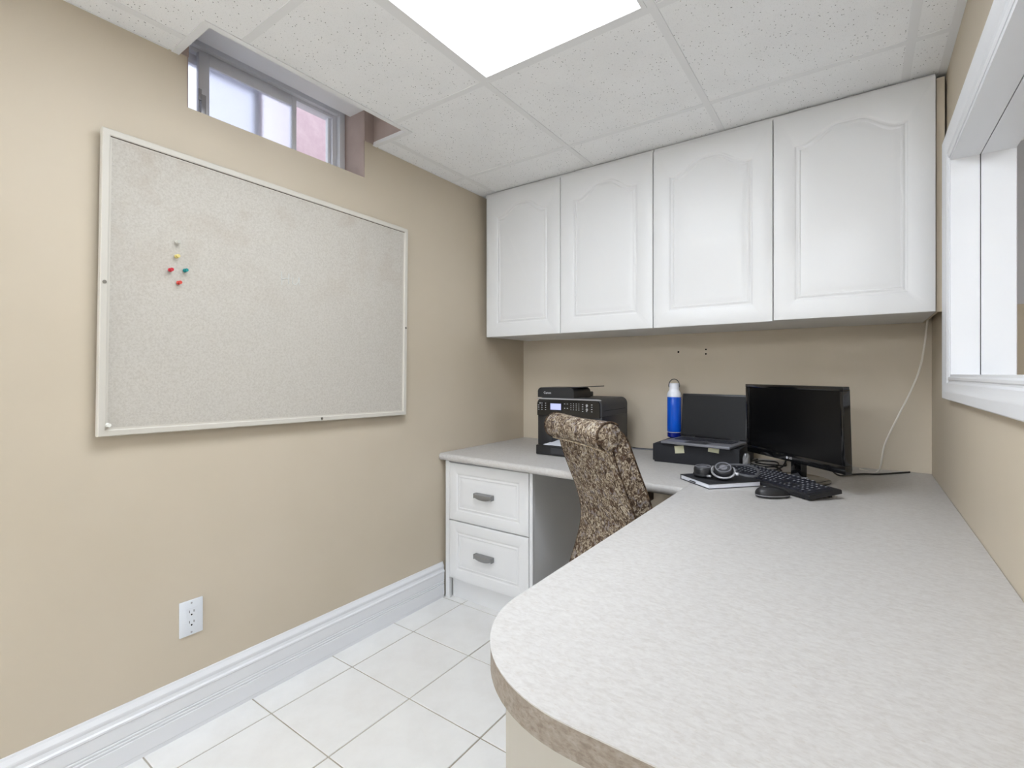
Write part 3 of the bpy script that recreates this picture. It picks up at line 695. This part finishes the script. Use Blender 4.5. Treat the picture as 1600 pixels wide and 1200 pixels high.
MB().loops(L).build('shell', 'black_plastic', ms, True, 60)
wh = MB().lathe([(.006,-.003),(.0072,-.001),(.0072,.001),(.006,.003)], 16, Matrix.Translation((-.026,0,.030)) @ Matrix.Rotation(pi/2,4,'X')).build('scroll_wheel', 'silver', ms, True)

# ------------------------------------------------------------------ notebook
nb_c = Vector((1.36, 1.836)); d1 = Vector((.663,.749)).normalized(); na = math.atan2(d1.y, d1.x)
nb = thing('notebook', (nb_c.x, nb_c.y, ZD+.0005), 'closed black hardcover notebook under the headphones', 'notebook', na)
nl, nw = .218, .182
MB().box((0,0,0), (nl,nw,.0022), .0006, 1).build('back_cover', 'black_matte', nb)
MB().box((0,0,.0168), (nl,nw,.0192), .0006, 1).build('front_cover', 'black_matte', nb)
MB().box((.003,.003,.0022), (nl-.003,nw-.001,.0168)).build('page_block', 'paper', nb)
MB().box((0,nw-.001,.0005), (nl,nw+.001,.0188), .0006, 1).build('spine', 'black_matte', nb)
MB().box((-.0006,.085,.0060), (.0032,.120,.0085)).build('ribbon', 'black_matte', nb)

# ------------------------------------------------------------------ headphones
hp = thing('headphones', (1.372, 1.955, ZD+.0255), 'dark over-ear headphones lying on the notebook', 'headphones')
def cup(loc, M, ring=True):
    T_ = Matrix.Translation(loc) @ M
    c_ = MB().lathe([(.026,-.016),(.034,-.012),(.034,.004),(.031,.010),(.027,.012)], 26, T_).build('ear_cup', 'black_plastic', hp, True, 50)
    MB().lathe([(.020,-.022),(.034,-.022),(.037,-.017),(.035,-.012),(.02,-.012)], 26, T_).build('ear_pad', 'black_matte', c_, True, 60)
    MB().lathe([(.0285,.0115),(.0285,.014),(.025,.014),(.025,.0122)], 26, T_).build('rim_ring', 'laptop_grey', c_, True, 50)
    MB().lathe([(.0,.0118),(.0245,.0125)], 26, T_, False, False).build('face', 'charcoal', c_)
    MB().box((-.024,-.0015,.0123), (.024,.0015,.0140), M=T_ @ Matrix.Rotation(R(35),4,'Z')).build('bar', 'laptop_grey', c_)
Mv = Matrix.Rotation(R(-28), 4, 'X') 
face = Vector((.10,-.50,.86)).to_track_quat('Z','Y').to_matrix().to_4x4()
cup(Vector((.012,-.006,.030)), face)
cup(Vector((-.062,.000,.0225)), Matrix.Rotation(R(4),4,'X'))
yk = MB(); T_ = Matrix.Translation((.012,-.006,.026)) @ face
pts = [T_ @ Vector((.040*cos(a), .040*sin(a), .0)) for a in [R(150)+R(240)*k/14 for k in range(15)]]
yk.tube(pts, .0042, 8, 1); yk.build('yoke', 'silver', hp, True)
hb = [(-.062,.036,.024),(-.045,.080,.022),(-.005,.128,.026),(.045,.140,.030),(.095,.115,.030),(.122,.060,.026),(.120,.012,.018),(.098,-.002,.016),(.052,.002,.020)]
Pq = [Vector(p) for p in hb]; bnd = MB(); bnd.tube(Pq, .0050, 8, 6); o = bnd.build('headband', 'headband_grey', hp, True)
MB().box((.048,-.010,.014), (.066,.008,.026), .003, 2).build('slider', 'silver', hp, True)
MB().box((-.040,-.040,.002), (-.024,-.030,.010), .002, 2).build('slider', 'silver', hp, True)

# ------------------------------------------------------------------ cables
def cable(name, pts, r, m, label, sub=6):
    return tag(MB().tube(pts, r, 8, sub).build(name, m, None, True), label, 'cable')
z = ZD+.0040
pw = [(1.863, 2.573, z), (1.885,2.566,.86+.018), (1.930,2.566,1.001), (1.971,2.566,1.107), (1.998,2.562,1.197), (2.012,2.562,1.287), (2.021,2.555,1.389)]
cable('white_cable', [(1.80,2.60,z)]+pw, .0035, 'cord_white', 'thin white cable hanging from the wall cupboard to the worktop')
cable('power_cord', [(1.66,2.26,ZD+.12),(1.70,2.30,ZD+.05),(1.73,2.35,z+.006),(1.77,2.42,z+.001),(1.81,2.47,z),(1.86,2.50,z),(1.93,2.58,z),(1.97,2.63,z)], .0036, 'cord_black', 'black cord running from the back of the monitor to the corner')
cable('looped_cable', [(1.40,2.60,z),(1.385,2.52,z),(1.40,2.44,z+.003),(1.45,2.42,z),(1.50,2.45,z),(1.49,2.53,z+.006),(1.43,2.53,z+.006),(1.41,2.47,z+.007),(1.45,2.435,z+.0075),(1.50,2.44,z+.007),(1.53,2.49,z),(1.52,2.58,z)], .0032, 'cord_black', 'black cable looped on the worktop beyond the keyboard')
cable('monitor_lead', [(1.56,2.26,ZD+.11),(1.545,2.33,ZD+.04),(1.51,2.37,z),(1.485,2.345,z),(1.50,2.325,z),(1.53,2.345,z),(1.50,2.39,z+.008),(1.46,2.40,z)], .0036, 'cord_black', 'black monitor lead curling in front of the stand')
cable('printer_lead', [(.72,2.53,ZD+.05),(.76,2.575,z+.012),(.80,2.60,z+.001),(.84,2.615,z),(.90,2.63,z),(1.01,2.646,z),(1.15,2.648,z),(1.28,2.646,z)], .0026, 'cord_black', 'thin dark lead lying behind the printer')
cable('printer_power_lead', [(.70,2.53,ZD+.03),(.74,2.555,z+.006),(.78,2.575,z+.001),(.86,2.60,z),(.94,2.615,z),(.985,2.60,z)], .0026, 'laptop_grey', 'thin grey lead lying beside the printer')

# ------------------------------------------------------------------ chair
chair = thing('upholstered_chair', (.9944, 1.5457, 0), 'scroll-back dining chair in brown and beige patterned fabric at the desk', 'chair', -math.atan2(.567,.824))
CW = .196
rear = [(.36,.052),(.42,.072),(.48,.092),(.55,.110),(.62,.112),(.70,.092),(.78,.060),(.84,.036),(.88,.022),(.93,.008)]
fron = [(.990,.034),(.960,.066),(.924,.085),(.846,.117),(.721,.168),(.62,.190),(.50,.200),(.36,.200)]
rear = [(.0586+.95*z_, .95*s_) for z_, s_ in rear]; fron = [(.0586+.95*z_, .95*s_) for z_, s_ in fron]
def smooth_pts(P, sub=4):
    Q = []
    for i in range(len(P)-1):
        a, b, c_, d = [Vector(P[min(max(j,0),len(P)-1)]) for j in (i-1,i,i+1,i+2)]
        for k in range(sub):
            t = k/sub; Q.append(.5*((2*b)+(c_-a)*t+(2*a-5*b+4*c_-d)*t*t+(3*b-a-3*c_+d)*t**3))
    Q.append(Vector(P[-1])); return Q
rearS, fronS = smooth_pts(rear, 7), smooth_pts(fron, 9)
assert len(rearS) == len(fronS)
outl = [(p[1], p[0]) for p in rearS]+[(p[1], p[0]) for p in fronS]
cxm = sum(p[0] for p in outl)/len(outl)
def flare(zz): return 1+.03*max(0, (.55-zz)/.19)**1.5
sec = []
for xs, e in ((-1,.005),(-1,.002),(-.985,0),(-.5,-.003),(0,-.004),(.5,-.003),(.985,0),(1,.002),(1,.005)):
    n_o = len(outl); ring = []
    for i, (s_, zz) in enumerate(outl):
        a, b = Vector(outl[i-1]), Vector(outl[(i+1) % n_o]); tg = (b-a).normalized(); nrm = Vector((-tg.y, tg.x))
        ring.append((CW*xs*flare(zz), s_+nrm.x*e*(1 if True else 0), zz+nrm.y*e))
    sec.append(ring)
# make sure the offset goes inwards at the side edges
area = sum(outl[i-1][0]*outl[i][1]-outl[i][0]*outl[i-1][1] for i in range(len(outl)))
if area < 0:
    for k, (xs, e) in enumerate(((-1,.005),(-1,.002),(-.985,0),(-.5,-.003),(0,-.004),(.5,-.003),(.985,0),(1,.002),(1,.005))):
        ring = []
        for i, (s_, zz) in enumerate(outl):
            a, b = Vector(outl[i-1]), Vector(outl[(i+1) % len(outl)]); tg = (b-a).normalized(); nrm = Vector((tg.y, -tg.x))
            ring.append((CW*xs*flare(zz), s_+nrm.x*e, zz+nrm.y*e))
        sec[k] = ring
bkm = MB().loops(sec, False, False); no = len(outl); base_ = (len(sec)-1)*no
for off in (0, base_): bkm.f += [(off+i, off+i+1, off+no-2-i, off+no-1-i) for i in range(no//2-1)]
bkm.build('backrest', 'damask', chair, True, 60)
# scroll roll along the top
RZ, RR = .9744, .0465
M = Matrix.Translation((0,0,RZ)) @ Matrix.Rotation(pi/2, 4, 'Y')
roll = MB().lathe([(RR-.006,-CW-.006),(RR,-CW),(RR+.002,-CW*.8),(RR-.002,-CW*.3),(RR-.003,0),(RR-.002,CW*.3),(RR+.001,CW*.8),(RR-.001,CW),(RR-.007,CW+.006)], 32, M).build('scroll_roll', 'damask', chair, True, 50)
for sd in (-1, 1):
    x = sd*(CW+.003)
    pts = [(x, RR*cos(a), RZ+RR*sin(a)) for a in [R(48)+R(200)*k/20 for k in range(21)]]
    MB().tube(pts, .0034, 6, 1).build('piping', 'piping_dark', roll, True)
    MB().tube([(sd*(CW*flare(z_)+.0005), s_+.003, z_) for s_, z_ in [(p[1], p[0]) for p in rearS]], .003, 6, 1).build('piping', 'piping_dark', chair, True)
    MB().tube([(sd*(CW*flare(z_)+.0005), s_-.003, z_) for s_, z_ in [(p[1], p[0]) for p in fronS]], .003, 6, 1).build('piping', 'piping_dark', chair, True)
MB().tube([(-CW, -.012, RZ-RR-.001), (0, -.010, RZ-RR+.002), (CW, -.012, RZ-RR-.001)], .003, 6, 6).build('piping', 'piping_pale', chair, True)
MB().box((-.225,.12,.36), (.225,.60,.475), .03, 4).build('seat', 'damask', chair, True, 60)
for sx in (-1, 1):
    for y, k in ((.07, -.03), (.56, .0)):
        x = sx*.19; lg = MB().loops([[(x-.012+k*0, y-.012+k, 0),(x+.012, y-.012+k, 0),(x+.012, y+.012+k, 0),(x-.012, y+.012+k, 0)], [(x-.02,y-.02,.37),(x+.02,y-.02,.37),(x+.02,y+.02,.37),(x-.02,y+.02,.37)]]); lg.build('leg', 'dark_wood', chair)
